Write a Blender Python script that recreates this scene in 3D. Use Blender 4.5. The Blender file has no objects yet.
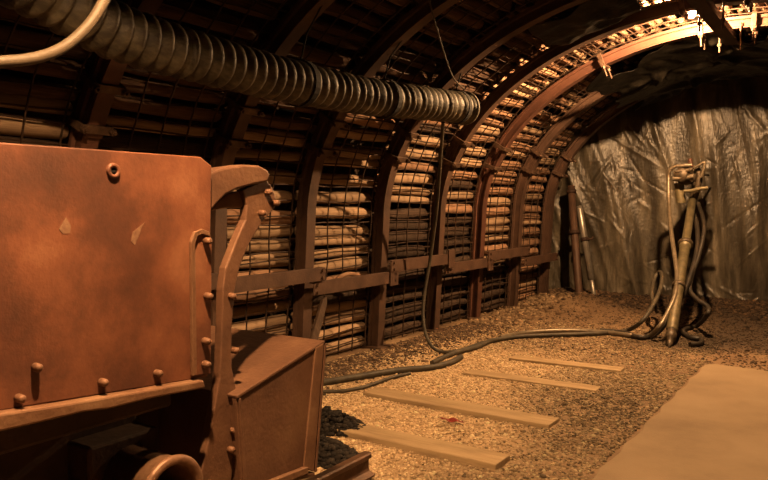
import bpy, bmesh, math, random
import numpy as np
from mathutils import Vector, Matrix, Euler

random.seed(7)
RNG = np.random.default_rng(7)
SC = bpy.context.scene
COL = SC.collection

# ------------------------------------------------------------------ camera
CAM_H = 1.35
F_PX = 721.0
YAW = math.radians(33.65)
PITCH = math.atan(35.0 / F_PX)
camd = bpy.data.cameras.new('camera')
camd.sensor_width = 36.0
camd.lens = F_PX / 768.0 * 36.0
camd.clip_start = 0.05
cam = bpy.data.objects.new('camera', camd)
cam.location = (0, 0, CAM_H)
cam.rotation_euler = (math.pi / 2 - PITCH, 0, YAW)
COL.objects.link(cam)
SC.camera = cam

# ------------------------------------------------------------------ world / exposure
world = bpy.data.worlds.new('world')
SC.world = world
world.use_nodes = True
bgn = world.node_tree.nodes['Background']
bgn.inputs[0].default_value = (1.0, 0.55, 0.25, 1)
bgn.inputs[1].default_value = 0.004
SC.view_settings.view_transform = 'Standard'
SC.view_settings.look = 'None'
SC.view_settings.gamma = 1.0
SC.view_settings.use_curve_mapping = False
SC.view_settings.exposure = 0.0

LAMP_COL = (1.0, 0.56, 0.25)
LAMP1_LOC = (-1.34, 6.95, 3.06)
LAMP1_W = 1220.0
LAMP2_LOC = (-1.15, 1.02, 2.78)
LAMP2_W = 1000.0

# pixel of the photograph -> point (a direction met with a known plane)
def ray(px, py):
    q = Vector(((px - 384.0) / F_PX, -(py - 240.0) / F_PX, -1.0))
    return cam.rotation_euler.to_matrix() @ q
def G(px, py, z=0.0):
    d = ray(px, py); t = (z - CAM_H) / d.z
    return Vector((0, 0, CAM_H)) + d * t
def PX(px, py, X):
    d = ray(px, py); t = X / d.x
    return Vector((0, 0, CAM_H)) + d * t
def PY(px, py, Y):
    d = ray(px, py); t = Y / d.y
    return Vector((0, 0, CAM_H)) + d * t

# ------------------------------------------------------------------ materials
ALB = 0.37      # everything underground is coated with dust and soot
def new_mat(name):
    m = bpy.data.materials.new(name); m.use_nodes = True
    nt = m.node_tree
    return m, nt, nt.nodes['Principled BSDF']

def noise_mat(name, cols, scale=6.0, detail=6.0, rough=0.8, metallic=0.0, bump=0.2, bump_scale=30.0,
              stretch=(1, 1, 1), pos=None, spec=0.3, rand=0.0, bump_dist=0.01, coat=0.0):
    m, nt, b = new_mat(name)
    N, L = nt.nodes, nt.links
    tc = N.new('ShaderNodeTexCoord'); mp = N.new('ShaderNodeMapping')
    mp.inputs['Scale'].default_value = stretch
    L.new(tc.outputs['Object'], mp.inputs[0])
    vec = mp.outputs[0]
    if rand > 0:
        oi = N.new('ShaderNodeObjectInfo')
        ad = N.new('ShaderNodeVectorMath'); ad.operation = 'ADD'
        mu = N.new('ShaderNodeMath'); mu.operation = 'MULTIPLY'; mu.inputs[1].default_value = 37.0
        L.new(oi.outputs['Random'], mu.inputs[0])
        L.new(vec, ad.inputs[0]); L.new(mu.outputs[0], ad.inputs[1])
        vec = ad.outputs[0]
    n1 = N.new('ShaderNodeTexNoise'); n1.inputs['Scale'].default_value = scale
    n1.inputs['Detail'].default_value = detail; n1.inputs['Roughness'].default_value = 0.62
    L.new(vec, n1.inputs['Vector'])
    cr = N.new('ShaderNodeValToRGB')
    el = cr.color_ramp.elements
    n = len(cols)
    ps = pos or [0.30 + 0.42 * i / (n - 1) for i in range(n)]
    while len(el) < n: el.new(0.5)
    for e, c, p in zip(el, cols, ps):
        e.position = p; e.color = (c[0] * ALB, c[1] * ALB, c[2] * ALB, 1)
    L.new(n1.outputs['Fac'], cr.inputs[0])
    colout = cr.outputs[0]
    if rand > 0:
        hsv = N.new('ShaderNodeHueSaturation')
        mr = N.new('ShaderNodeMapRange')
        mr.inputs['To Min'].default_value = 1.0 - rand; mr.inputs['To Max'].default_value = 1.0 + rand * 0.7
        L.new(oi.outputs['Random'], mr.inputs['Value'])
        L.new(mr.outputs[0], hsv.inputs['Value'])
        L.new(colout, hsv.inputs['Color']); colout = hsv.outputs[0]
    L.new(colout, b.inputs['Base Color'])
    b.inputs['Roughness'].default_value = rough
    b.inputs['Metallic'].default_value = metallic
    b.inputs['Specular IOR Level'].default_value = spec
    if coat: b.inputs['Coat Weight'].default_value = coat
    if bump > 0:
        n2 = N.new('ShaderNodeTexNoise'); n2.inputs['Scale'].default_value = bump_scale
        n2.inputs['Detail'].default_value = 5.0
        L.new(vec, n2.inputs['Vector'])
        bp = N.new('ShaderNodeBump'); bp.inputs['Strength'].default_value = bump
        bp.inputs['Distance'].default_value = bump_dist
        L.new(n2.outputs['Fac'], bp.inputs['Height'])
        L.new(bp.outputs[0], b.inputs['Normal'])
    return m

def attr_mat(name, rough=0.9, bump=0.3):
    m, nt, b = new_mat(name)
    a = nt.nodes.new('ShaderNodeAttribute'); a.attribute_name = 'Col'
    nt.links.new(a.outputs['Color'], b.inputs['Base Color'])
    b.inputs['Roughness'].default_value = rough
    b.inputs['Specular IOR Level'].default_value = 0.2
    return m

M = {}
M['rust'] = noise_mat('rust_plate', [(.075, .028, .017), (.18, .062, .030), (.33, .118, .054), (.60, .28, .145)], 3.4, 13, .60, .2, .12, 90, pos=[.27, .44, .58, .80], spec=.4)
M['rust_edge'] = noise_mat('rust_worn', [(.24, .11, .06), (.38, .20, .11), (.52, .31, .18)], 7, 8, .5, .35, .25, 60, spec=.5)
M['rivet'] = noise_mat('rivet_head', [(.14, .065, .035), (.25, .12, .065), (.36, .19, .11)], 30, 5, .6, .2, .2, 80)
M['rust_dark'] = noise_mat('rust_dark', [(.05, .028, .02), (.09, .048, .03), (.14, .07, .04)], 5, 8, .7, .3, .3, 45)
M['bucket'] = noise_mat('bucket_steel', [(.16, .075, .042), (.26, .125, .068), (.36, .19, .10)], 4, 9, .58, .3, .25, 60, spec=.45)
M['arch'] = noise_mat('arch_steel', [(.10, .055, .035), (.165, .088, .055), (.24, .135, .085)], 5, 8, .62, .25, .2, 60, spec=.4)
M['arch_red'] = noise_mat('arch_steel_red', [(.12, .052, .033), (.20, .082, .05), (.28, .125, .075)], 5, 8, .6, .25, .2, 60, spec=.4)
M['clamp'] = noise_mat('clamp_steel', [(.10, .055, .035), (.18, .10, .06), (.30, .19, .12)], 20, 6, .55, .4, .2, 80, spec=.45)
M['beam'] = noise_mat('beam_steel', [(.09, .050, .032), (.155, .082, .052), (.22, .125, .08)], 6, 8, .66, .2, .25, 60)
M['wire'] = noise_mat('mesh_wire', [(.05, .03, .02), (.10, .055, .033), (.16, .09, .055)], 14, 4, .6, .4, 0)
M['log_a'] = noise_mat('log_pale', [(.22, .12, .065), (.60, .39, .23), (.76, .52, .32), (.88, .64, .42)], 5, 6, .85, 0, .3, 16, (2.2, .6, 2.2), [.24, .36, .55, .74], rand=.25)
M['log_b'] = noise_mat('log_red', [(.14, .07, .04), (.48, .26, .145), (.66, .38, .225), (.78, .50, .31)], 5, 6, .85, 0, .3, 16, (2.2, .7, 2.2), [.27, .39, .55, .74], rand=.25)
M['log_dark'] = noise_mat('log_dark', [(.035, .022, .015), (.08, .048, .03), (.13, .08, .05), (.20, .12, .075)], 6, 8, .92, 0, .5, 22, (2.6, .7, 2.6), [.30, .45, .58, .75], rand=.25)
M['log_shaded'] = noise_mat('log_shaded', [(.05, .026, .016), (.15, .078, .045), (.22, .12, .072), (.30, .17, .10)], 5, 6, .9, 0, .3, 16, (2.2, .6, 2.2), [.27, .39, .55, .74], rand=.25)
M['rock'] = noise_mat('rock', [(.035, .022, .014), (.07, .043, .028), (.11, .07, .045)], 3, 10, .95, 0, .8, 9, bump_dist=.05)
M['dirt'] = noise_mat('ground_dirt', [(.20, .115, .06), (.36, .225, .12), (.50, .33, .175)], 2.4, 12, .95, 0, .7, 60, bump_dist=.012)
_nt = M['dirt'].node_tree; _b = _nt.nodes['Principled BSDF']
_at = _nt.nodes.new('ShaderNodeAttribute'); _at.attribute_name = 'dust'
_mx = _nt.nodes.new('ShaderNodeMix'); _mx.data_type = 'RGBA'
_src = _b.inputs['Base Color'].links[0].from_socket
_nt.links.new(_at.outputs['Fac'], _mx.inputs[0]); _nt.links.new(_src, _mx.inputs[6]); _mx.inputs[7].default_value = (.34, .235, .132, 1)
_at2 = _nt.nodes.new('ShaderNodeAttribute'); _at2.attribute_name = 'ground_shadow'  # painted ground shadow, mixed into the dirt colour
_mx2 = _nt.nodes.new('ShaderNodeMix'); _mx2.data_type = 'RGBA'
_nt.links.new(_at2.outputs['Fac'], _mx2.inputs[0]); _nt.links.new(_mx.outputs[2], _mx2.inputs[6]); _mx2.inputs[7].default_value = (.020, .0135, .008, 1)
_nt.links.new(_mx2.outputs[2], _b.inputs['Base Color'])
M['concrete'] = noise_mat('walkway_concrete', [(.34, .235, .135), (.45, .32, .185), (.52, .375, .225)], 1.6, 12, .93, 0, .35, 90, bump_dist=.004)
M['timber'] = noise_mat('sleeper_timber', [(.44, .295, .155), (.66, .465, .25), (.80, .58, .33)], 5, 9, .9, 0, .4, 30, (.6, 4, 4))
M['stone'] = attr_mat('gravel_stone')
M['duct'] = noise_mat('duct_fabric', [(.035, .028, .017), (.085, .068, .042), (.20, .165, .10), (.34, .28, .18)], 9, 8, .55, 0, .4, 40, (1.5, .5, 1.5), spec=.4)
M['strap'] = noise_mat('black_strap', [(.008, .007, .006), (.02, .016, .012)], 8, 4, .8, 0, .1)
M['hose_pale'] = noise_mat('hose_pale', [(.06, .043, .025), (.10, .072, .043), (.14, .102, .062)], 6, 6, .6, 0, .1, 50)
M['hose'] = noise_mat('hose_rubber', [(.05, .04, .026), (.10, .08, .05), (.18, .145, .09)], 10, 7, .6, 0, .2, 60)
M['hose_dark'] = noise_mat('hose_rubber_dark', [(.018, .014, .010), (.04, .03, .02), (.08, .06, .04)], 10, 7, .55, 0, .2, 60)
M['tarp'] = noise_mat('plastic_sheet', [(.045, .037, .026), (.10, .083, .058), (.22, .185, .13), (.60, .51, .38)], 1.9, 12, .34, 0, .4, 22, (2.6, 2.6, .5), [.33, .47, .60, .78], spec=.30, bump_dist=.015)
M['black_sheet'] = noise_mat('black_plastic', [(.003, .0026, .002), (.008, .0068, .005), (.04, .034, .025)], 4, 9, .40, 0, .6, 10, spec=.15, bump_dist=.03)
M['brass'] = noise_mat('leg_tube_olive', [(.16, .13, .07), (.30, .245, .13), (.44, .36, .20)], 12, 6, .45, .3, .1, 60, spec=.5)
M['alu'] = noise_mat('aluminium_tube', [(.48, .43, .36), (.62, .57, .49), (.74, .70, .62)], 12, 6, .35, .6, .1, 60, spec=.5)
M['drill'] = noise_mat('drill_body', [(.07, .05, .03), (.14, .10, .058), (.28, .20, .12)], 16, 6, .5, .4, .2, 70, spec=.5)
M['chrome'] = noise_mat('worn_pipe', [(.20, .155, .10), (.32, .25, .165), (.44, .35, .24)], 16, 6, .42, .4, .1, 60, spec=.5)
M['rail'] = noise_mat('rail_steel', [(.12, .06, .035), (.22, .11, .06), (.34, .18, .10)], 9, 8, .5, .5, .2, 60, spec=.5)
M['enamel'] = noise_mat('dull_shade', [(.10, .09, .08), (.16, .145, .125)], 8, 4, .6, 0, 0)
M['red'] = noise_mat('red_plastic', [(.30, .03, .02), (.46, .06, .035)], 12, 4, .5, 0, .1)
M['pale_flake'] = noise_mat('pale_flake', [(.24, .12, .065), (.42, .24, .14)], 40, 4, .8, 0, .2)
M['wood_dark'] = noise_mat('old_plank', [(.06, .035, .022), (.12, .07, .042), (.19, .115, .07)], 6, 8, .9, 0, .4, 30, (4, 4, .6))
def emis(name, col, s):
    m, nt, b = new_mat(name)
    b.inputs['Base Color'].default_value = (1, .8, .5, 1)
    b.inputs['Emission Color'].default_value = (*col, 1)
    b.inputs['Emission Strength'].default_value = s
    return m

# ------------------------------------------------------------------ mesh helpers
class MB:
    def __init__(self):
        self.v = []; self.f = []; self.s = []
    def add(self, vs, fs, smooth=False):
        o = len(self.v)
        self.v.extend([tuple(p) for p in vs])
        self.f.extend([tuple(i + o for i in f) for f in fs])
        self.s.extend([smooth] * len(fs))
        return self
    def box(self, c, size, rot=None):
        hx, hy, hz = size[0] / 2, size[1] / 2, size[2] / 2
        R = (Euler(rot).to_matrix() if rot is not None else Matrix.Identity(3))
        c = Vector(c)
        vs = [c + R @ Vector((x, y, z)) for z in (-hz, hz) for y in (-hy, hy) for x in (-hx, hx)]
        return self.add(vs, [(0, 2, 3, 1), (4, 5, 7, 6), (0, 1, 5, 4), (2, 6, 7, 3), (0, 4, 6, 2), (1, 3, 7, 5)])
    def tube(self, pts, r, n=8, caps=True, smooth=True, close=False):
        P = [Vector(p) for p in pts]
        rs = r if hasattr(r, '__len__') else [r] * len(P)
        vs, fs = [], []
        up = None
        K = len(P)
        for i, p in enumerate(P):
            if close: d = P[(i + 1) % K] - P[i - 1]
            else: d = (P[min(i + 1, K - 1)] - P[max(i - 1, 0)])
            if d.length < 1e-9: d = Vector((0, 0, 1))
            d.normalize()
            if up is None:
                up = Vector((0, 0, 1)) if abs(d.z) < .9 else Vector((1, 0, 0))
            a = d.cross(up)
            if a.length < 1e-6:
                up = Vector((1, 0, 0)) if abs(d.x) < .9 else Vector((0, 1, 0)); a = d.cross(up)
            a.normalize(); b = a.cross(d).normalized(); up = b
            for k in range(n):
                t = 2 * math.pi * k / n
                vs.append(p + (a * math.cos(t) + b * math.sin(t)) * rs[i])
        R = K if close else K - 1
        for i in range(R):
            j = (i + 1) % K
            for k in range(n):
                fs.append((i * n + k, i * n + (k + 1) % n, j * n + (k + 1) % n, j * n + k))
        self.add(vs, fs, smooth)
        if caps and not close:
            self.add(vs[:n], [tuple(range(n))[::-1]]); self.add(vs[-n:], [tuple(range(n))])
        return self
    def cyl(self, a, b, r, n=12, r2=None, smooth=True):
        return self.tube([a, b], [r, r if r2 is None else r2], n, True, smooth)
    def prism(self, poly, d):
        # poly: list of 3-D points (any planar outline), d: extrusion vector
        P = [Vector(p) for p in poly]; d = Vector(d); n = len(P)
        vs = P + [p + d for p in P]
        fs = [tuple(range(n))[::-1], tuple(range(n, 2 * n))]
        fs += [(i, (i + 1) % n, n + (i + 1) % n, n + i) for i in range(n)]
        return self.add(vs, fs)
    def lathe(self, prof, o, axis, n=16, smooth=True):
        # prof: (radius, along)
        ax = Vector(axis).normalized()
        a = ax.orthogonal().normalized(); b = ax.cross(a)
        vs, fs = [], []
        for r, h in prof:
            for k in range(n):
                t = 2 * math.pi * k / n
                vs.append(Vector(o) + ax * h + (a * math.cos(t) + b * math.sin(t)) * max(r, 1e-4))
        for i in range(len(prof) - 1):
            for k in range(n):
                fs.append((i * n + k, i * n + (k + 1) % n, (i + 1) * n + (k + 1) % n, (i + 1) * n + k))
        return self.add(vs, fs, smooth)
    def mesh(self, name, mat):
        me = bpy.data.meshes.new(name)
        me.from_pydata([tuple(v) for v in self.v], [], self.f)
        me.polygons.foreach_set('use_smooth', self.s)
        if mat is not None: me.materials.append(mat)
        bm = bmesh.new(); bm.from_mesh(me)
        bmesh.ops.recalc_face_normals(bm, faces=bm.faces)
        bm.to_mesh(me); bm.free()
        me.update()
        return me
    def build(self, name, mat, parent=None, bevel=0.0, origin=None):
        if origin is not None:
            o_ = Vector(origin); self.v = [tuple(Vector(v) - o_) for v in self.v]
        elif parent is not None:
            o_ = parent.matrix_world_loc if hasattr(parent, 'matrix_world_loc') else world_loc(parent)
            self.v = [tuple(Vector(v) - o_) for v in self.v]
        me = self.mesh(name, mat)
        o = link(name, me, parent)
        if origin is not None: o.location = origin
        if bevel > 0:
            md = o.modifiers.new('bevel', 'BEVEL'); md.width = bevel; md.segments = 2
            md.limit_method = 'ANGLE'; md.angle_limit = math.radians(40)
        return o

def world_loc(o):
    v = Vector((0, 0, 0))
    while o is not None:
        v += o.location; o = o.parent
    return v
def link(name, data, parent=None):
    o = bpy.data.objects.new(name, data); COL.objects.link(o)
    if parent is not None: o.parent = parent
    return o
def tag(o, label=None, cat=None, group=None, kind=None):
    if label: o['label'] = label
    if cat: o['category'] = cat
    if group: o['group'] = group
    if kind: o['kind'] = kind
    return o
def thing(name, label, cat, loc, group=None):
    o = link(name, None); o.location = loc; o.empty_display_size = .1
    return tag(o, label, cat, group)
def spline(pts, n=8):
    P = [Vector(p) for p in pts]
    Q = [P[0] * 2 - P[1]] + P + [P[-1] * 2 - P[-2]]
    out = []
    for i in range(1, len(Q) - 2):
        p0, p1, p2, p3 = Q[i - 1], Q[i], Q[i + 1], Q[i + 2]
        for k in range(n):
            t = k / n
            out.append(.5 * ((2 * p1) + (p2 - p0) * t + (2 * p0 - 5 * p1 + 4 * p2 - p3) * t * t + (3 * p1 - p0 - 3 * p2 + p3) * t ** 3))
    out.append(P[-1])
    return out

# ------------------------------------------------------------------ the gallery's cross-section
XC = -1.08; AH = 2.57; ZS = 1.215; BH = 1.80; LEAN = .07
def profile(n_leg=8, n_arc=48):
    pts = [(XC - AH - LEAN * (1 - i / n_leg), ZS * i / n_leg) for i in range(n_leg)]
    pts += [(XC - AH * math.cos(math.pi * i / n_arc), ZS + BH * math.sin(math.pi * i / n_arc)) for i in range(n_arc + 1)]
    pts += [(XC + AH + LEAN * (1 - i / n_leg), ZS * i / n_leg) for i in range(n_leg - 1, -1, -1)]
    return np.array(pts)
PROF = profile()
_d = np.gradient(PROF, axis=0); _d /= np.linalg.norm(_d, axis=1)[:, None]
NORM = np.stack([-_d[:, 1], _d[:, 0]], 1)          # outward normal (path runs left base -> crown -> right base)
ARC = np.concatenate([[0], np.cumsum(np.linalg.norm(np.diff(PROF, axis=0), axis=1))])
TOTAL = ARC[-1]
def at(s, off=0.0):
    x = np.interp(s, ARC, PROF[:, 0]); z = np.interp(s, ARC, PROF[:, 1])
    nx = np.interp(s, ARC, NORM[:, 0]); nz = np.interp(s, ARC, NORM[:, 1])
    l = math.hypot(nx, nz)
    return x + nx / l * off, z + nz / l * off, nx / l, nz / l
def s_at_z(z):
    h = len(PROF) // 2
    return float(np.interp(z, PROF[:h, 1], ARC[:h]))

def hsh(x, y, k=0):
    return (math.sin(x * 127.1 + y * 311.7 + k * 74.7) * 43758.5453) % 1.0
def wav(x, y):
    return (np.sin(1.7 * x + .6 * y) * .5 + np.sin(-.9 * x + 2.3 * y + 1.3) * .35 + np.sin(4.1 * x + 3.3 * y + .4) * .2 + np.sin(-6.3 * x + 5.1 * y + 2.0) * .1)
def ground_z(x, y):
    x = np.asarray(x, float); y = np.asarray(y, float)
    g = .010 * wav(x, y)
    g = g + .13 * np.exp(-((x + 3.2) / .55) ** 2 - ((y - 9.35) / .60) ** 2)       # dirt mound at the last arches
    g = g + .09 * np.exp(-((y - 10.35 - .12 * (x + 3)) / .55) ** 2)               # rubble at the foot of the end wall
    g = g + .02 * np.exp(-((x + 3.75) / .25) ** 2)
    flat = 1 / (1 + np.exp((x + 1.3) / .06)) 
    return g * np.where(y < 6.6, flat, 1.0)

# ------------------------------------------------------------------ structure
def swept_wall(name, s0, s1, off, y0, y1, nx, ny, amp):
    vs, fs = [], []
    for j in range(ny + 1):
        y = y0 + (y1 - y0) * j / ny
        for i in range(nx + 1):
            s = s0 + (s1 - s0) * i / nx
            d = off + amp * (math.sin(s * 5.1 + y * 2.3) * .4 + math.sin(s * 11.3 - y * 7.1) * .3 + (hsh(i, j) - .5) * .8)
            x, z, _, _ = at(s, d)
            vs.append((x, y, z - (.25 if s <= 0.01 or s >= TOTAL - .01 else 0)))
    for j in range(ny):
        for i in range(nx):
            a = j * (nx + 1) + i
            fs.append((a, a + 1, a + nx + 2, a + nx + 1))
    b = MB(); b.add(vs, fs)
    o = b.build(name, M['rock']); return tag(o, kind='structure')
S_L = s_at_z(1.9)
tag(swept_wall('wall_left', 0, S_L, .36, -3.2, 12.2, 18, 110, .10), 'dark bare rock behind the log lagging of the left wall')
tag(swept_wall('ceiling', S_L, TOTAL - S_L, .36, -3.2, 12.2, 40, 110, .10), 'dark rock roof behind the log lagging')
tag(swept_wall('wall_right', TOTAL - S_L, TOTAL, .30, -3.2, 12.2, 18, 110, .10), 'dark rock of the right wall')

def end_y(x): return 10.28 + .12 * (x + 3.7)
def end_wall(name, yfun, label):
    vs, fs = [], []
    nx, nz = 40, 26
    for i in range(nx + 1):
        x = -4.2 + 6.4 * i / nx
        for j in range(nz + 1):
            z = -.2 + 3.8 * j / nz
            vs.append((x, yfun(x) + (hsh(i, j, 3) - .5) * .12, z))
    for i in range(nx):
        for j in range(nz):
            a = i * (nz + 1) + j
            fs.append((a, a + 1, a + nz + 2, a + nz + 1))
    b = MB(); b.add(vs, fs)
    return tag(b.build(name, M['rock']), label, kind='structure')
end_wall('wall_end', lambda x: end_y(x) + .35, 'rock face closing the gallery behind the plastic sheet')
end_wall('wall_back', lambda x: -3.0, 'rock face behind the camera')

# pale stone dust lies along the left of the old track bed
def dust(x, y):
    e = x + .25 * np.sin(y * 1.3) + .12 * np.sin(y * 3.7 + x * 2)
    m = 1 / (1 + np.exp((e + 1.95) / .14)) / (1 + np.exp(-(e + 3.35) / .09))
    return m / (1 + np.exp((y - 6.4 - .3 * np.sin(x * 3)) / .25))
# painted shadow on the ground right of the drill and along the end wall
def ground_shadow(x, y):
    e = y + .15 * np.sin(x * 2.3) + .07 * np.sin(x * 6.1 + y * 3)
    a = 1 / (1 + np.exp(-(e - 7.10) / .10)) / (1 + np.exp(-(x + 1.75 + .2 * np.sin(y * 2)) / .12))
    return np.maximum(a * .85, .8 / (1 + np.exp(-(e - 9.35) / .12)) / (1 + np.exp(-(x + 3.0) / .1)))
# floor
def grid_floor():
    nx, ny = 150, 260
    xs = np.linspace(-4.25, 2.1, nx + 1); ys = np.linspace(-3.2, 11.9, ny + 1)
    X, Y = np.meshgrid(xs, ys)
    Z = ground_z(X, Y) + (RNG.random(X.shape) - .5) * .012 * np.where(X < -1.0, 1, .2)
    vs = np.stack([X.ravel(), Y.ravel(), Z.ravel()], 1)
    a = (np.arange(ny)[:, None] * (nx + 1) + np.arange(nx)[None, :]).ravel()
    fs = np.stack([a, a + 1, a + nx + 2, a + nx + 1], 1)
    b = MB(); b.add(vs.tolist(), fs.tolist(), True)
    o = b.build('floor', M['dirt'])
    dm = o.data.attributes.new('ground_shadow', 'FLOAT', 'POINT'); dm.data.foreach_set('value', ground_shadow(X.ravel(), Y.ravel()).astype(np.float32))
    da = o.data.attributes.new('dust', 'FLOAT', 'POINT'); da.data.foreach_set('value', dust(X.ravel(), Y.ravel()).astype(np.float32))
    return tag(o, 'trodden brown dirt and gravel mine floor', kind='structure')
grid_floor()
# concrete walkway
b = MB()
ev = [(-1.06 + .012 * math.sin(k * 2.1) + .01 * (hsh(k, 1) - .5), -2.6 + k * .15) for k in range(61)]
ev = [p for p in ev if p[1] < 6.45] + [(-1.00, 6.45), (-.3, 6.38), (.5, 6.47), (1.3, 6.4)]
poly = [(x, y, .035) for x, y in ev] + [(1.3, -2.6, .035)]
b.prism(poly, (0, 0, -.10))
tag(b.build('walkway_slab', M['concrete'], None, .008), 'smooth tan concrete walkway along the right of the gravel', kind='structure')

# ------------------------------------------------------------------ steel arches
ARCH_Y = [1.38, 2.44, 3.50, 4.47, 5.56, 6.63, 7.62, 8.72, 9.80]
ORD = ['nearest', 'first', 'second', 'third', 'fourth', 'fifth', 'sixth', 'seventh', 'last']
ARCH_LAB = [
 'rusty steel roof arch just beyond the left picture edge, nearest of the row',
 'rusty steel arch at far left, rising behind the top of the loader plate',
 'rusty steel arch directly behind the hooked top of the loader arm',
 'broad rusty steel arch standing just right of the loader bucket',
 'rusty steel arch between the loader bucket and the hanging hose',
 'dark rusty steel arch with the hose hanging down it past the duct end',
 'reddish steel arch whose brightly lit crown carries the bulb',
 'rusty steel arch next to the dirt mound, second from the plastic sheet',
 'rearmost rusty steel arch touching the plastic sheet of the end wall']
SEC = [(-.060, .0), (-.060, .012), (-.050, .020), (-.044, .085), (-.066, .092), (-.066, .122), (.066, .122), (.066, .092), (.044, .085), (.050, .020), (.060, .012), (.060, .0)]  # (along gallery, outward depth)
def sweep(b, s0, s1, y, n, d0=0.0, sc=.88):
    vs, fs = [], []
    K = len(SEC)
    for i in range(n + 1):
        s = s0 + (s1 - s0) * i / n
        x, z, nx, nz = at(s, 0)
        for (w, d) in SEC:
            vs.append((x + nx * (d * sc + d0), y + w * sc, z + nz * (d * sc + d0)))
    for i in range(n):
        for k in range(K):
            fs.append((i * K + k, i * K + (k + 1) % K, (i + 1) * K + (k + 1) % K, (i + 1) * K + k))
    fs.append(tuple(range(K))); fs.append(tuple(range(n * K, n * K + K))[::-1])
    b.add(vs, fs)
def clamp(parent, s, y, mat, drop=.10):
    x, z, nx, nz = at(s, 0)
    a = math.atan2(nz, nx)
    b = MB()
    # saddle plate over the inner face, with U-bolt legs and nuts on both sides
    tx, tz = -nz, nx
    R = Matrix(((nx, 0, tx), (0, 1, 0), (nz, 0, tz)))
    def L(p): return Vector((x, y, z)) + R @ Vector(p)
    def bx(c, size):
        hx, hy, hz = [q / 2 for q in size]
        vs = [L((c[0] + sx * hx, c[1] + sy * hy, c[2] + sz * hz)) for sz in (-1, 1) for sy in (-1, 1) for sx in (-1, 1)]
        b.add(vs, [(0, 2, 3, 1), (4, 5, 7, 6), (0, 1, 5, 4), (2, 6, 7, 3), (0, 4, 6, 2), (1, 3, 7, 5)])
    bx((-.012, 0, 0), (.02, .19, .05))
    bx((.06, -.088, 0), (.13, .022, .045)); bx((.06, .088, 0), (.13, .022, .045))
    o = b.build('clamp', mat, parent, .004)
    for sy in (-1, 1):
        c = MB()
        c.cyl(L((-drop, sy * .088, 0)), L((.12, sy * .088, 0)), .009, 8)
        c.cyl(L((-.045, sy * .088, 0)), L((-.022, sy * .088, 0)), .02, 6, smooth=False)
        c.build('clamp_bolt', M['clamp'], o)
    return o
S1 = s_at_z(1.72); S2 = s_at_z(2.02)
ARCHES = []
for i, y in enumerate(ARCH_Y):
    t = thing('steel_arch', ARCH_LAB[i], 'steel arch', (XC - AH - LEAN, y, 0), 'steel arches carrying the gallery lining')
    mat = M['arch_red'] if i in (1, 6) else M['arch']
    for nm, a, e, n, d0, sc in (('left_leg', -.12, S2, 22, .022, 1.0), ('roof_segment', S1, TOTAL - S1, 44, 0, 1.0), ('right_leg', TOTAL - S2, TOTAL + .0, 22, .022, 1.0)):
        b = MB()
        if nm == 'left_leg':
            sweep(b, 0.0, e, y, n, d0)
        else:
            sweep(b, a, e, y, n, d0)
        b.build(nm, mat, t)
    for s in (S1 + .05, S2 - .05):
        clamp(t, s, y, M['clamp'], .06)
        clamp(t, TOTAL - s, y, M['clamp'], .06)
    for s in ((s_at_z(2.8), TOTAL / 2 - .28, TOTAL / 2 + .18) if i == 6 else (TOTAL / 2 - .25, TOTAL / 2 + .25)):
        clamp(t, s, y, M['clamp'], .13 if i == 6 else .06)
    b = MB(); b.box((XC - AH - LEAN - .06, y, .02), (.24, .22, .03)); b.build('foot_plate', M['clamp'], t, .003)
    ARCHES.append(t)

# ------------------------------------------------------------------ log lagging and mesh, bay by bay
def log_mesh(name, mat, seed):
    r = random.Random(seed); n = 10
    prof = [(-.5, .0), (-.497, .6), (-.485, .9), (-.30, 1.02), (-.08, .97), (.14, 1.04), (.36, .98), (.485, .88), (.497, .6), (.5, 0)]
    vs, fs = [], []
    bend = (r.uniform(-.014, .014), r.uniform(-.012, .012)); ph = r.uniform(0, 6)
    for (u, k) in prof:
        for a in range(n):
            t = 2 * math.pi * a / n
            rr = k * (1 + .10 * math.sin(2 * t + ph) + .06 * math.sin(3 * t + ph * 2 + u * 5)) * (1 + .10 * u)
            # unit radius 1 in x/z is scaled by the object; length 1 in y
            vs.append((rr * math.cos(t) + bend[0] * 20 * (1 - 4 * u * u) * .9, u, rr * math.sin(t) + bend[1] * 20 * (1 - 4 * u * u) * .9))
    for i in range(len(prof) - 1):
        for a in range(n):
            fs.append((i * n + a, i * n + (a + 1) % n, (i + 1) * n + (a + 1) % n, (i + 1) * n + a))
    b = MB(); b.add(vs, fs, True)
    return b.mesh(name, mat)
LOGS = {k: [log_mesh('log', M[k], 10 * q + j) for j in range(6)] for q, k in enumerate(('log_a', 'log_b', 'log_dark', 'log_shaded'))}
BAY_NAMES = [
 'beyond the left picture edge', 'above the loader plate', 'left of the loader arm top', 'right of the loader arm, behind the bucket',
 'pale and brightly lit between the bucket and the hose', 'behind the hanging hose and the duct end',
 'around the bulb, glowing at the roof', 'second from the end wall', 'next to the end wall']
# bays between arch k and k+1
BAY_LOG_LAB = [
 'round log lagging high above the left end of the loader plate',
 'round log lagging in shadow under the duct, behind the loader plate',
 'round log lagging seen over the loader bucket, behind the rocker arm',
 'pale round log lagging with rounded ends right of the loader bucket',
 'round log lagging at the end of the corrugated duct, muddy low down',
 'log lagging under the bright bulb, glowing at the roof and dark low down',
 'reddish log lagging in the second bay from the plastic sheet',
 'log lagging in the narrow bay nearest the plastic sheet']
BAY_MESH_LAB = [
 'wire mesh over the logs high above the left end of the loader plate',
 'wire mesh in shadow under the duct, behind the loader plate',
 'wire mesh seen over the loader bucket, behind the rocker arm',
 'wire mesh over the pale rounded logs right of the loader bucket',
 'wire mesh over the logs at the end of the corrugated duct',
 'wire mesh under the bright bulb, following the roof to the floor',
 'wire mesh over the reddish logs second from the plastic sheet',
 'wire mesh in the narrow bay nearest the plastic sheet']
S_END = TOTAL / 2 + 1.75
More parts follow.
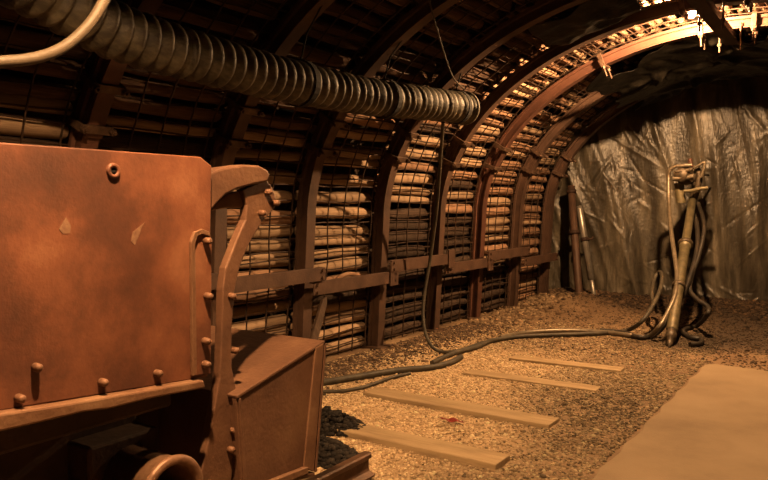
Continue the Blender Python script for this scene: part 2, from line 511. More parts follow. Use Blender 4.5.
for k in range(len(ARCH_Y) - 1):
    y0, y1 = ARCH_Y[k] + .02, ARCH_Y[k + 1] - .02
    ym = (y0 + y1) / 2
    r = random.Random(100 + k)
    t = thing('log_lagging', BAY_LOG_LAB[k], 'log lagging', (XC - AH - .2, ym, 0), 'log lagging between the arches')
    base = world_loc(t)
    s = .06
    while s < S_END:
        rad = r.uniform(.043, .058)
        if r.random() < .12: rad *= .7
        x, z, nx, nz = at(s, .155 + rad + r.uniform(-.008, .014))
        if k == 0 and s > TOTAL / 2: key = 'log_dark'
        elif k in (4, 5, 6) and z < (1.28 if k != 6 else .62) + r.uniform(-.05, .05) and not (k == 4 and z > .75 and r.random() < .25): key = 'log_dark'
        else: key = 'log_a' if r.random() < (.75 if k <= 4 else .35) else 'log_b'
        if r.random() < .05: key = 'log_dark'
        if k <= 4 and z > 1.95 + .12 * k * (k > 2): key = 'log_shaded'        # roof shadow of the near bays painted into the log colour
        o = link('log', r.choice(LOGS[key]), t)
        ln = (y1 - y0) * r.uniform(.93, .985)
        ln = min(ln, y1 - y0 - .02)
        dy = r.uniform(-1, 1) * ((y1 - y0) - ln) * .45
        o.location = Vector((x, ym + dy, z)) - base
        o.scale = (rad, ln, rad)
        tilt = r.uniform(-.025, .025)
        if k >= 5 and z > 2.0: tilt = r.uniform(-.07, .07)
        o.rotation_euler = Matrix.Rotation(tilt, 3, Vector((nx, 0, nz))).to_euler()
        s += 2 * rad * r.uniform(1.06, 1.36)
    # mesh
    t2 = thing('wire_mesh', BAY_MESH_LAB[k], 'wire mesh', (XC - AH - .1, ym, 0), 'wire mesh sheets holding the logs')
    b = MB()
    s = .05; q = 0
    while s < S_END:
        j = r.uniform(-.006, .006)
        pts = []
        for m in range(5):
            yy = y0 + (y1 - y0) * m / 4
            x, z, _, _ = at(s + j + .006 * math.sin(m * 1.7 + q), .128 + .006 * math.sin(m * 2.3 + q))
            pts.append((x, yy, z))
        b.tube(pts, .0062, 5, caps=False)
        s += .112 if q % 3 else .062
        q += 1
    o = b.build('line_wires', M['wire'], t2); tag(o, kind='stuff')
    b = MB()
    nv = max(3, int(round((y1 - y0) / .21)))
    for m in range(nv):
        yy = y0 + (y1 - y0) * (m + .5) / nv + r.uniform(-.015, .015)
        pts = []
        for u in range(70):
            s = .02 + (S_END - .02) * u / 69
            x, z, _, _ = at(s, .118 + .005 * math.sin(u * 1.1 + m))
            pts.append((x, yy + .008 * math.sin(u * .7 + m), z))
        b.tube(pts, .0062, 5, caps=False)
    o = b.build('cross_wires', M['wire'], t2); tag(o, kind='stuff')

# ------------------------------------------------------------------ side beams bolted to the arches
BEAM_LAB = ['rusty side beam hidden behind the loader plate', 'rusty side beam ending behind the loader arm',
 'rusty side beam between the loader arm and the broad arch', 'rusty side beam in front of the pale rounded logs',
 'rusty side beam left of the hanging hose', 'rusty side beam right of the hanging hose',
 'rusty side beam by the reddish logs', 'rearmost short rusty side beam at the end wall']
BEAM_Z = [.84, .84, .80, .685, .79, .685, .76, .62]
for k in range(1, len(ARCH_Y) - 1):
    y0, y1 = ARCH_Y[k] - .06, ARCH_Y[k + 1] + .06
    z = BEAM_Z[k]
    xi = at(s_at_z(z), -.002)[0]
    xo = .03 if k % 2 else .045
    t = thing('side_beam', BEAM_LAB[k], 'steel beam', (xi + xo, (y0 + y1) / 2, z - .06), 'steel side beams along the left wall')
    b = MB()
    # channel section: web faces the gallery
    H, D, T = .106, .05, .010
    sec = [(0, -H / 2), (0, H / 2), (-D, H / 2), (-D, H / 2 - T), (-T, H / 2 - T), (-T, -H / 2 + T), (-D, -H / 2 + T), (-D, -H / 2)]
    b.prism([(xi + xo + .05 + u, y0, z + w) for u, w in sec], (0, y1 - y0, 0))
    b.build('channel', M['beam'], t, .002)
    for yy in (ARCH_Y[k] - .02, ARCH_Y[k + 1] + .02):
        for dz in (-.03, .03):
            c = MB(); c.cyl((xi + xo + .05, yy, z + dz), (xi + xo + .066, yy, z + dz), .014, 6, smooth=False)
            c.build('bolt', M['clamp'], t)
    if k in (3, 4, 5):
        b = MB(); b.box((xi + xo + .058, ARCH_Y[k + 1] , z + (.02 if k == 3 else 0)), (.016, .13, .19))
        b.build('joint_plate', M['beam'], t, .003)

# ------------------------------------------------------------------ roof beam under the crown near the bulb
t = thing('roof_beam', 'dark steel beam crossing under the lit crown beside the bulb', 'steel beam', (-1.12, 6.3, 2.93))
b = MB(); b.box((-1.10, 6.72, 2.945), (.07, 1.95, .10)); b.build('web', M['rust_dark'], t, .004)
b = MB(); b.box((-1.10, 6.72, 2.895), (.12, 1.95, .012)); b.build('flange', M['rust_dark'], t, .002)
for yy in (6.63, 7.62):
    for dx in (-.09, .09):
        c = MB(); c.cyl((-1.10 + dx, yy - .075, 2.80), (-1.10 + dx, yy - .075, 3.06), .008, 8)
        c.cyl((-1.10 + dx, yy - .075, 2.855), (-1.10 + dx, yy - .075, 2.88), .019, 6, smooth=False)
        c.build('hanger_bolt', M['clamp'], t)

# ------------------------------------------------------------------ lamps
def lamp(loc, watts, label, rad=.036, added_dish=False):
    t = thing('bulkhead_lamp', label, 'lamp', (loc[0], loc[1], loc[2] + .09))
    x, y, z = loc
    b = MB(); b.lathe([(.0, .09), (.03, .09), (.034, .07), (.034, .052), (.022, .045), (.018, .035), (0, .035)], (x, y, z), (0, 0, 1), 14)
    b.build('socket', M['strap'], t)
    b = MB()
    pr = [(math.sin(a) * rad, -math.cos(a) * rad) for a in [math.pi * i / 10 for i in range(0, 9)]] + [(.018, .045)]
    b.lathe(pr, (x, y, z), (0, 0, 1), 16)
    area = 4 * math.pi * rad * rad
    b.build('bulb', emis('bulb_glow', LAMP_COL, watts / (math.pi * area)), t)
    if added_dish:      # unseen dish added to keep the light off roof and upper walls
        b = MB(); b.lathe([(.03, .075), (.06, .07), (.15, .02), (.235, -.095), (.24, -.095), (.155, .025), (.062, .078), (.03, .082), (.03, .075)], (x, y, z), (0, 0, 1), 32)
        b.build('added_dish', M['enamel'], t)
    b = MB(); b.tube([(x, y, z + .08), (x, y + .01, 3.12 if added_dish else z + .2)], .008, 8); b.build('cable', M['strap'], t)
lamp(LAMP1_LOC, LAMP1_W, 'glaring bare bulb under the roof logs at the lit arch', .045)
lamp(LAMP2_LOC, LAMP2_W, 'bulb with an added dish under the roof above the loader, out of the picture', added_dish=True)

# ------------------------------------------------------------------ corrugated air duct
def duct():
    path = spline([(-2.50, .6, 2.52), (-2.73, 1.2, 2.38), (-2.85, 1.58, 2.285), (-2.91, 1.9, 2.215), (-2.94, 2.25, 2.15), (-2.95, 3.2, 2.11), (-2.97, 4.2, 2.12), (-2.97, 5.0, 2.165), (-2.95, 5.72, 2.20)], 60)
    L = 0; acc = [0]
    for i in range(1, len(path)):
        L += (path[i] - path[i - 1]).length; acc.append(L)
    n_rings = int(L / .082)
    pts, rs = [], []
    A = np.array([[p.x, p.y, p.z] for p in path])
    SUB = 6
    shape = [.80, .86, .91, .96, 1.0, .985]
    for i in range(n_rings * SUB):
        s = L * i / (n_rings * SUB)
        pts.append([np.interp(s, acc, A[:, q]) for q in range(3)])
        rg = i // SUB
        rs.append((.136 + .006 * (hsh(rg, 2) - .5)) * shape[i % SUB] - .012 * (hsh(rg, 5) > .8) * (i % SUB in (2, 3)))
    t = thing('air_duct', 'long corrugated air duct hanging along the left wall below the roof', 'air duct', (-2.97, 3.0, 2.05))
    b = MB(); b.tube(pts, rs, 20, caps=False); b.build('corrugated_sleeve', M['duct'], t)
    e = Vector(pts[-1]); d = (Vector(pts[-1]) - Vector(pts[-8])).normalized()
    b = MB(); b.lathe([(.126, -.01), (.146, -.005), (.146, .02), (.136, .02), (.115, .0), (.10, -.2), (.0, -.2)], e, d, 22); b.build('end_collar', M['duct'], t)
    for yy in (1.56, 3.50, 4.47, 5.56):
        c = Vector([np.interp(yy, A[:, 1], A[:, q]) for q in range(3)])
        b = MB()
        ring = [c + Vector((math.cos(a) * .140, 0, math.sin(a) * .140)) for a in [2 * math.pi * q / 24 for q in range(24)]]
        vs, fs = [], []
        for q in ring:
            o = (q - c).normalized() * .006
            vs += [q + Vector((0, -.022, 0)), q + Vector((0, .022, 0)), q + o + Vector((0, .022, 0)), q + o + Vector((0, -.022, 0))]
        for q in range(24):
            w = (q + 1) % 24
            for e_ in range(4):
                fs.append((q * 4 + e_, q * 4 + (e_ + 1) % 4, w * 4 + (e_ + 1) % 4, w * 4 + e_))
        b.add(vs, fs)
        sx, sz, _, _ = at(s_at_z(2.62), .05)
        b.tube([c + Vector((0, 0, .14)), (c.x + .05, yy, c.z + .3), (sx, yy, sz)], .006, 6)
        b.build('hanger_strap', M['strap'], t)
duct()
# diagonal hanger wire and hoses at the duct
def hose(name, pts, r, mat, label, cat='hose', n=8, group=None, sub=8):
    b = MB(); P = spline(pts, sub)
    b.tube(P, r, n)
    o = b.build(name, mat, None, 0, P[0]); return tag(o, label, cat, group)
hose('hanger_wire', [(-2.45, 4.2, 2.76), (-2.55, 4.5, 2.60), (-2.75, 5.1, 2.38), (-2.93, 5.66, 2.36)], .0065, M['hose_pale'], 'thin pale wire running from the roof down to the duct end', 'wire', 6)
# pale hose at upper left
hose('pale_hose', [PX(-60, 66, -1.95), PX(0, 62, -1.95), PX(35, 58, -1.95), PX(62, 48, -1.96), PX(84, 30, -1.97), PX(100, 8, -1.98), PX(118, -30, -2.0), PX(122, -80, -1.9)], .0165, M['hose_pale'], 'smooth beige hose curving across the top left corner', 'hose', 12)

# ------------------------------------------------------------------ mucking loader
LX = -1.75
t = thing('mucking_loader', 'rusty riveted steel mine loader standing on the short rails', 'loader', (-2.3, .8, .14))
def pp(lst, X): return [PX(x, y, X) for x, y in lst]
# side plate
ra = PX(212, 166, LX); rb = PX(201, 154, LX); rc = PX(208, 377, LX); rd = PX(0, 411, LX)
slope = (rd.z - rc.z) / (rd.y - rc.y)
zt = 1.502
poly = [ra, (LX, rb.y, zt), (LX, -.9, zt), (LX, -.9, rd.z + slope * (-.9 - rd.y)), rc]
b = MB(); b.prism(poly, (-.018, 0, 0)); plate = b.build('side_plate', M['rust'], t, .004)
def stud(parent, px, py, X, r=.0115, l=.026, nut=True, mat='rivet'):
    c = PX(px, py, X); b = MB()
    b.lathe([(0, l), (r * .6, l * .97), (r * .95, l * .75), (r, l * .4), (r * 1.02, -.004), (0, -.004)], c, (1, 0, 0), 12)
    return b.build('rivet', M[mat], parent)
for px, py in ((35, 367), (18, 398), (101, 382), (156, 373), (-20, 405), (-45, 371)):
    stud(plate, px, py, LX)
c = PX(113, 171, LX); b = MB()
b.lathe([(.010, .001), (.010, .006), (.019, .008), (.022, .004), (.023, -.002)], c, (1, 0, 0), 16); b.build('eyelet', M['rust'], plate)
b = MB(); b.lathe([(0, .0025), (.0105, .0025), (.0105, 0)], c, (1, 0, 0), 12); b.build('eyelet_hole', M['strap'], plate)
for poly in ([(66, 217), (71, 226), (70, 233), (63, 234), (59, 229)], [(145, 222), (141, 229), (139, 236), (135, 245), (131, 241), (133, 232)]):
    b = MB(); b.prism(pp(poly, LX + .0012), (-.001, 0, 0)); b.build('flaked_patch', M['pale_flake'], plate)
# body box behind the plate
b = MB(); b.box((-2.32, .30, 1.10), (1.06, 2.38, .76)); b.build('body', M['rust_dark'], t, .01)
b = MB(); b.prism([(-2.83, y.y if hasattr(y, 'y') else y[1], y.z if hasattr(y, 'z') else y[2]) for y in [ra, (0, rb.y, zt), (0, -.9, zt), (0, -.9, .84), rc]], (-.018, 0, 0)); b.build('far_plate', M['rust'], t, .004)
# ledge under the plate
led_t = [(-60, 424), (0, 414), (60, 405), (130, 393), (204, 380)]
led_b = [(206, 388), (150, 399), (110, 409), (85, 412), (40, 423), (0, 432), (-60, 442)]
b = MB(); b.prism(pp(led_t + led_b, LX + .035), (-.12, 0, 0)); b.build('ledge', M['rust_edge'], t, .006)
# chassis and wheels
b = MB(); b.box((-2.3, .45, .52), (.52, 2.2, .50)); b.build('chassis', M['rust_dark'], t, .01)
for sx in (-2.0, -2.6):
    for yy in (-.2, 1.1):
        b = MB(); b.lathe([(0, .03), (.05, .03), (.06, .015), (.12, .012), (.15, .03), (.152, -.03), (.175, -.035), (.175, -.05), (0, -.05)], (sx, yy, .292), (1 if sx > -2.3 else -1, 0, 0), 24)
        b.build('wheel', M['rust_dark'], t)
for yy in (-.2, 1.1):
    b = MB(); b.cyl((-2.02, yy, .292), (-2.58, yy, .292), .035, 10); b.build('axle', M['rust_dark'], t)
# pipe stub
c = PX(175, 493, -1.70)
b = MB(); b.lathe([(.080, -.26), (.098, -.26), (.098, -.03), (.108, -.025), (.112, -.01), (.108, 0), (.092, .003), (.084, -.004), (.080, -.03), (.080, -.26)], c, (1, -.05, .0), 40)
b.build('pipe_stub', M['rust_edge'], t)
b = MB(); b.box((c.x - .30, c.y - .0, c.z), (.14, .26, .26)); b.build('pipe_block', M['rust_dark'], t, .01)
# bolted edge strip
strip = [(193, 376), (191.5, 242), (195, 232), (203, 229), (210, 232), (212, 240), (211, 374)]
b = MB(); b.prism(pp(strip, LX + .014), (-.014, 0, 0)); st = b.build('edge_strip', M['rust'], t, .003)
lip = [(193, 376), (191.5, 242), (195, 232), (203, 229), (210, 232), (211, 237), (203, 234), (198, 236), (195.5, 243), (197, 375)]
b = MB(); b.prism(pp(lip, LX + .024), (-.012, 0, 0)); b.build('strip_lip', M['rust_edge'], st, .002)
for px, py in ((205, 241), (206, 296), (204, 341), (204, 364)):
    stud(st, px, py, LX + .014, .012, .028)
# rocker arm
arm = [(243, 190), (252, 186), (267, 180), (273, 188), (277, 200), (275, 208), (262, 223), (250, 243), (240, 267), (235, 290), (232, 330), (232, 367), (239, 401), (234, 463), (229, 500), (196, 500), (209, 438), (220, 378), (222, 330), (223, 290), (226, 268), (238, 237), (246, 220), (247, 205)]
AX = -1.79
b = MB(); b.prism(pp(arm, AX), (-.035, 0, 0)); ar = b.build('rocker_arm', M['bucket'], t, .005)
for px, py in ((266, 192), (274, 203), (260, 213), (230, 296), (233, 350), (236, 412), (232, 430), (229, 449)):
    stud(ar, px, py, AX, .0115, .026)
cap = [(209, 174), (216, 170), (226, 167), (244, 164.5), (260, 165.5), (268, 170), (270.5, 176), (268, 182), (252, 185), (238, 189), (226, 195), (218, 203), (212, 210)]
b = MB(); b.prism(pp(cap, AX + .02), (-.075, 0, 0)); b.build('rocker_cap', M['bucket'], ar, .008)
cap2 = [(211, 211), (217, 202), (227, 194), (238, 191), (243, 197), (244, 205), (241, 208), (226, 208)]
b = MB(); b.prism(pp(cap2, AX - .02), (-.05, 0, 0)); b.build('rocker_shoe', M['rust_edge'], ar, .005)
# inner web joining arm and body (dark gap)
b = MB(); b.box((-2.36, 1.58, .95), (.60, .16, .90)); b.build('front_frame', M['rust_dark'], t, .01)
b = MB(); b.prism([(-2.74, p.y, p.z) for p in pp(arm, AX)], (-.055, 0, 0)); b.build('rocker_arm', M['bucket'], t, .005)
# bucket
bk = thing('bucket', None, None, (0, 0, 0)); bk.parent = t; bk.location = Vector((-2.3, 1.95, .34)) - world_loc(t)
side = [PX(236, 399, LX), PX(316, 348, LX), PX(324, 343, LX), PX(314, 472, LX), PX(304, 467, LX), PX(242, 490, LX)]
XL = -2.88
b = MB(); b.prism(side, (-.02, 0, 0)); b.build('side_panel', M['bucket'], bk, .003)
b = MB(); b.prism([(XL + .02, p.y, p.z) for p in side], (-.02, 0, 0)); b.build('side_panel', M['bucket'], bk, .003)
p0, p1, p2, p3 = side[0], side[2], side[3], side[5]
def plate4(a, b_, th, name, mat=M['bucket'], xr=LX + .006, xl=XL - .006):
    d = (b_ - a).normalized(); nrm = Vector((0, -d.z, d.y)) * th
    q = MB(); q.prism([(xr, a.y, a.z), (xr, b_.y, b_.z), (xr, b_.y + nrm.y, b_.z + nrm.z), (xr, a.y + nrm.y, a.z + nrm.z)], (xl - xr, 0, 0))
    return q.build(name, mat, bk, .003)
plate4(p0, p1, .012, 'top_panel')
plate4(p2, p1, -.012, 'front_panel')
plate4(p3, p2, -.015, 'floor_panel')
plate4(p3 + Vector((0, .02, 0)), p0 + Vector((0, .02, 0)), .012, 'back_panel')
q = MB(); q.prism([p3 + Vector((.02, 0, .0)), PX(304, 466, LX) + Vector((.02, 0, 0)), PX(305, 472, LX) + Vector((.02, 0, 0)), p3 + Vector((.02, 0, -.03))], (-.03, 0, 0)); q.build('lower_lip', M['rust_edge'], bk, .003)
q = MB(); q.prism(pp([(316, 348), (324, 343), (314, 472), (304, 467)], LX + .008), (-.008, 0, 0)); q.build('cutting_edge', M['rust_edge'], bk, .002)

# ------------------------------------------------------------------ rails and sleepers
RSEC = [(-.045, 0), (.045, 0), (.045, .008), (.012, .02), (.007, .03), (.007, .075), (.022, .085), (.024, .105), (.018, .112), (-.018, .112), (-.024, .105), (-.022, .085), (-.007, .075), (-.007, .03), (-.012, .02), (-.045, .008)]
for x, lab in ((-2.0, 'short rusty rail under the right side of the loader bucket'), (-2.6, 'short rusty rail under the far side of the loader')):
    b = MB(); b.prism([(x + u, -1.6, .028 + w) for u, w in RSEC], (0, 1.6 + 2.86, 0))
    tag(b.build('rail', M['rail'], None, 0, (x, .6, .028)), lab, 'rail', 'rails carrying the loader')
SL = [(2.66, -2.85, -1.62, 0, 'flat timber sleeper lowest in the picture, below the rail end'),
      (3.42, -2.78, -1.53, 0, 'flat timber sleeper running from the coal heap toward the walkway'),
      (4.20, -2.92, -1.545, 0, 'flat timber sleeper second from the coal heap, beyond the red scrap'),
      (5.16, -2.62, -1.57, .03, 'half-buried timber sleeper third from the coal heap'),
      (5.88, -2.55, -1.60, .03, 'thin half-buried timber sleeper farthest from the loader')]
for k, (y, xa, xb, rot, lab) in enumerate(SL):
    r = random.Random(k)
    n = 8; w = .18 if k < 3 else .15
    vs = []
    for i in range(n + 1):
        x = xa + (xb - xa) * i / n - (xa + xb) / 2
        j = r.uniform(-.006, .006)
        vs += [(x, -w / 2 + j, -.06), (x, w / 2 + j, -.06), (x, w / 2 + j, .032), (x, -w / 2 + j, .032)]
    fs = [(0, 1, 2, 3), (n * 4 + 3, n * 4 + 2, n * 4 + 1, n * 4)]
    for i in range(n):
        for e in range(4): fs.append((i * 4 + e, i * 4 + (e + 1) % 4, i * 4 + 4 + (e + 1) % 4, i * 4 + 4 + e))
    b = MB(); b.add(vs, fs)
    o = b.build('railway_sleeper', M['timber'], None, .006)
    o.location = ((xa + xb) / 2, y, -.004 if k < 3 else -.012); o.rotation_euler = (0, 0, rot)
    tag(o, lab, 'sleeper', 'timber sleepers in the gravel')

# ------------------------------------------------------------------ stones (uncountable)
PHI = (1 + 5 ** .5) / 2
ICO_V = np.array([(-1, PHI, 0), (1, PHI, 0), (-1, -PHI, 0), (1, -PHI, 0), (0, -1, PHI), (0, 1, PHI), (0, -1, -PHI), (0, 1, -PHI), (PHI, 0, -1), (PHI, 0, 1), (-PHI, 0, -1), (-PHI, 0, 1)]) / math.sqrt(1 + PHI * PHI)
ICO_F = np.array([(0, 11, 5), (0, 5, 1), (0, 1, 7), (0, 7, 10), (0, 10, 11), (1, 5, 9), (5, 11, 4), (11, 10, 2), (10, 7, 6), (7, 1, 8), (3, 9, 4), (3, 4, 2), (3, 2, 6), (3, 6, 8), (3, 8, 9), (4, 9, 5), (2, 4, 11), (6, 2, 10), (8, 6, 7), (9, 8, 1)])
def stones(name, pos, size, cols, label, cat, jitter=.28, mat='stone'):
    n = len(pos)
    V = ICO_V[None] * (1 + (RNG.random((n, 12, 1)) - .5) * 2 * jitter)
    V = V * (size[:, None, None] * np.stack([RNG.uniform(.7, 1.4, n), RNG.uniform(.7, 1.4, n), RNG.uniform(.45, .8, n)], 1)[:, None, :])
    a = RNG.uniform(0, 6.28, n); c, s = np.cos(a)[:, None], np.sin(a)[:, None]
    x = V[..., 0] * c - V[..., 1] * s; y = V[..., 0] * s + V[..., 1] * c
    tl = RNG.normal(0, .35, n)[:, None]
    z = V[..., 2] * np.cos(tl) + y * np.sin(tl); y = y * np.cos(tl) - V[..., 2] * np.sin(tl)
    V = np.stack([x, y, z], 2) + pos[:, None, :]
    Fc = (ICO_F[None] + (np.arange(n) * 12)[:, None, None]).reshape(-1, 3)
    me = bpy.data.meshes.new(name)
    me.vertices.add(n * 12); me.vertices.foreach_set('co', V.reshape(-1))
    nf = len(Fc)
    me.loops.add(nf * 3); me.loops.foreach_set('vertex_index', Fc.reshape(-1))
    me.polygons.add(nf); me.polygons.foreach_set('loop_start', np.arange(nf) * 3); me.polygons.foreach_set('loop_total', np.full(nf, 3))
    me.update(calc_edges=True)
    at_ = me.color_attributes.new('Col', 'FLOAT_COLOR', 'POINT')
    C = np.concatenate([np.repeat(cols[:, None, :], 12, 1), np.ones((n, 12, 1))], 2)
    at_.data.foreach_set('color', C.reshape(-1))
    me.materials.append(M[mat])
    o = link(name, me)
    return tag(o, label, cat, kind='stuff')
def palette(n, lo, hi, var=.25):
    k = RNG.random((n, 1)) ** 1.2
    c = np.array(lo) * (1 - k) + np.array(hi) * k
    return np.clip(c * RNG.uniform(1 - var, 1 + var, (n, 1)), .005, .9) * ALB
SLB = [(y, xa, xb) for (y, xa, xb, _, _) in SL[:3]]
def gravel():
    n = 88000
    # denser near the camera-side track bed
    x = RNG.uniform(-3.75, -1.1, n); y = 1.7 + (RNG.random(n) ** .85) * 6.3
    keep = np.ones(n, bool)
    for (sy, xa, xb) in SLB:
        keep &= ~((np.abs(y - sy) < .085) & (x > xa + .03) & (x < xb + .01) & (RNG.random(n) > .03))
    keep &= ~((y > 5.9) & (RNG.random(n) > .55 - .2 * (y - 5.9)))
    x, y = x[keep], y[keep]; n = len(x)
    size = RNG.uniform(.0042, .0105, n) * np.where(RNG.random(n) < .06, 1.6, 1)
    z = ground_z(x, y) + size * .25
    cols = palette(n, (.44, .30, .165), (.90, .67, .40), .25)
    cols *= ((1 + .62 * dust(x, y)) * (1 - .86 * ground_shadow(x, y)) * (1 - .30 * np.clip((x + 2.1) / .7, 0, 1)))[:, None]
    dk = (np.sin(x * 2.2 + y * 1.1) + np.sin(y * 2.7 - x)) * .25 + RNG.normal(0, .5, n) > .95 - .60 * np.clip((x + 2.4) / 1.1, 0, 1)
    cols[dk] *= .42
    stones('gravel', np.stack([x, y, z], 1), size, cols, 'loose tan gravel covering the old track bed', 'gravel')
gravel()
def rubble():
    n = 5200
    x = RNG.uniform(-3.7, 1.3, n); y = end_y(x) - np.abs(RNG.normal(0, .38, n)) - .05
    size = RNG.uniform(.008, .032, n) * np.where(RNG.random(n) < .08, 1.5, 1)
    # stones around the feet of the last arches
    n2 = 900
    x2 = RNG.normal(-3.52, .16, n2); y2 = RNG.uniform(7.3, 9.7, n2)
    s2 = RNG.uniform(.010, .038, n2)
    n3 = 9000
    x3 = np.clip(-3.72 + np.abs(RNG.normal(0, .22, n3)), -3.72, -3.0); y3 = RNG.uniform(3.0, 7.4, n3); s3 = RNG.uniform(.005, .017, n3) * np.where(RNG.random(n3) < .04, 1.8, 1)
    x = np.concatenate([x, x2, x3]); y = np.concatenate([y, y2, y3]); size = np.concatenate([size, s2, s3])
    z = ground_z(x, y) + size * .2
    lo = np.array((.07, .045, .028)); cols = palette(len(x), lo, (.32, .20, .115), .3)
    cols[:n] *= (1 - .55 * ground_shadow(x[:n], y[:n]))[:, None]
    cols[n:n + n2] = palette(n2, (.18, .11, .06), (.55, .38, .22), .25)
    stones('rubble', np.stack([x, y, z], 1), size, cols, 'broken rock rubble along the foot of the walls', 'rubble')
rubble()
def far_grit():
    n = 14000
    x = RNG.uniform(-3.2, 1.4, n); y = RNG.uniform(6.45, 10.1, n)
    size = RNG.uniform(.004, .013, n) * np.where(RNG.random(n) < .05, 2.0, 1)
    z = ground_z(x, y) + size * .1
    cols = palette(n, (.10, .064, .038), (.42, .27, .15), .35) * (1 - .85 * ground_shadow(x, y))[:, None]
    stones('grit', np.stack([x, y, z], 1), size, cols, 'dark grit scattered on the dirt before the end wall', 'grit')
far_grit()
def coal(cx, cy, rx, ry, h, n, label):
    a = RNG.uniform(0, 6.28, n); q = np.sqrt(RNG.random(n))
    x = cx + np.cos(a) * q * rx; y = cy + np.sin(a) * q * ry
    size = RNG.uniform(.010, .026, n)
    z = ground_z(x, y) + h * (1 - q ** 1.6) * RNG.uniform(.2, 1, n) + .01
    stones('coal_heap', np.stack([x, y, z], 1), size, palette(n, (.012, .009, .007), (.05, .038, .028), .3), label, 'coal')
g1 = G(338, 420, .05); coal(g1.x - .1, g1.y, .28, .17, .10, 900, 'black coal heap behind the sleeper at the loader bucket')
g2 = G(330, 448, .05); coal(g2.x - .05, g2.y - .02, .26, .15, .10, 900, 'black coal heap between the rail end and the sleeper')

# ------------------------------------------------------------------ end-wall plastic sheet
def sheet(name, mat, label, nx=420, nz=240):
    x0, x1, z0, z1 = -3.95, 1.75, .02, 3.18
    xs = np.linspace(x0, x1, nx + 1); zs = np.linspace(z0, z1, nz + 1)
    X, Z = np.meshgrid(xs, zs)
    D = np.zeros_like(X)
    U = X + (.10 + .26 * np.clip((-1.0 - X) / 2.6, 0, 1)) * (Z - 1.2)      # folds fan out towards the left
    for i in range(46):                                # hanging folds of uneven width
        c = RNG.uniform(x0 - .3, x1 + .3); w = RNG.uniform(.02, .16); am = RNG.uniform(-.5, 1.0) * w
        zc = RNG.uniform(.2, 3.2); ht = RNG.uniform(.8, 3.0)
        wob = c + .05 * np.sin(Z * RNG.uniform(1, 3) + RNG.uniform(0, 6))
        D += am * np.exp(-np.abs((U - wob) / w) ** 1.6) * np.exp(-((Z - zc) / ht) ** 2)
    for i in range(520):                               # short creases
        cx, cz = RNG.uniform(x0, x1), RNG.uniform(z0, z1); an = RNG.normal(1.8, .75); ln = RNG.uniform(.04, .26)
        u = (X - cx) * math.cos(an) + (Z - cz) * math.sin(an); w = -(X - cx) * math.sin(an) + (Z - cz) * math.cos(an)
        D += RNG.uniform(-.012, .018) * np.exp(-(u / ln) ** 2 - (w / RNG.uniform(.010, .03)) ** 2)
    D += RNG.normal(0, .0012, D.shape)
    top = 1 / (1 + np.exp(-(Z - 2.75) / .1))
    Y = 10.28 + .12 * (X + 3.7) - D - .05 * np.exp(-Z / .2) 
    vs = np.stack([X.ravel(), Y.ravel(), Z.ravel()], 1)
    a = (np.arange(nz)[:, None] * (nx + 1) + np.arange(nx)[None, :]).ravel()
    fs = np.stack([a, a + 1, a + nx + 2, a + nx + 1], 1)
    b = MB(); b.add(vs.tolist(), fs.tolist(), True)
    o = b.build(name, mat, None, 0, (-1.1, 10.5, 0))
    md = o.modifiers.new('thickness', 'SOLIDIFY'); md.thickness = .003; md.offset = 1
    return tag(o, label, 'plastic sheet')
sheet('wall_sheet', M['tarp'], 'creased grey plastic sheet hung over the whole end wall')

def drape(name, xa, xb, ya, yb, zfun, label, nx=150, ny=100, cr=90, sw=1.0):
    xs = np.linspace(xa, xb, nx + 1); ys = np.linspace(ya, yb, ny + 1)
    X, Y = np.meshgrid(xs, ys)
    V_ = (Y - ya) / (yb - ya)
    Y = Y + (.16 * np.sin(X * 5.3) + .10 * np.sin(X * 11.7 + 1) + .05 * np.sin(X * 27)) * (1 - V_) * .9 * sw
    X = X + (.08 * np.sin(Y * 6.1) + .04 * np.sin(Y * 15)) * sw * np.clip(1 - (X - xa) / 1.0, 0, 1)
    Z = zfun(X, Y)
    for i in range(cr):
        cx, cy = RNG.uniform(xa, xb), RNG.uniform(ya, yb); an = RNG.uniform(0, 3.14); ln = RNG.uniform(.15, .5)
        u = (X - cx) * math.cos(an) + (Y - cy) * math.sin(an); w = -(X - cx) * math.sin(an) + (Y - cy) * math.cos(an)
        Z = Z + sw * RNG.uniform(-.085, .05) * np.exp(-(u / ln) ** 2 - (w / RNG.uniform(.03, .08)) ** 2)
    vs = np.stack([X.ravel(), Y.ravel(), Z.ravel()], 1)
    a = (np.arange(ny)[:, None] * (nx + 1) + np.arange(nx)[None, :]).ravel()
    fs = np.stack([a, a + 1, a + nx + 2, a + nx + 1], 1)
    b = MB(); b.add(vs.tolist(), fs.tolist(), True)
    o = b.build(name, M['black_sheet'], None, 0, (float(xs.mean()), float(ys.mean()), float(Z.max())))
    md = o.modifiers.new('thickness', 'SOLIDIFY'); md.thickness = .003
    return tag(o, label, 'plastic sheet')
def roofz(X): 
    dx = np.clip((X - XC) / AH, -.98, .98); return ZS + BH * np.sqrt(1 - dx * dx)
drape('roof_sheet', -2.48, .9, 7.75, 10.1, lambda X, Y: roofz(X) - .03 - .09 * np.sin((Y - 7.75) / 2.35 * math.pi) - .03 * np.sin(X * 2.4 + Y), 'black plastic sheet sagging under the roof before the end wall')

drape('roof_sheet', -2.35, -1.55, 5.72, 6.45, lambda X, Y: roofz(X) + .045 - .05 * np.sin(np.clip((Y - 5.72) / .73, 0, 1) * math.pi) - .015 * np.sin(X * 5 + Y * 4), 'torn black plastic sheet under the dark roof left of the bulb', 80, 60, 25, .35)

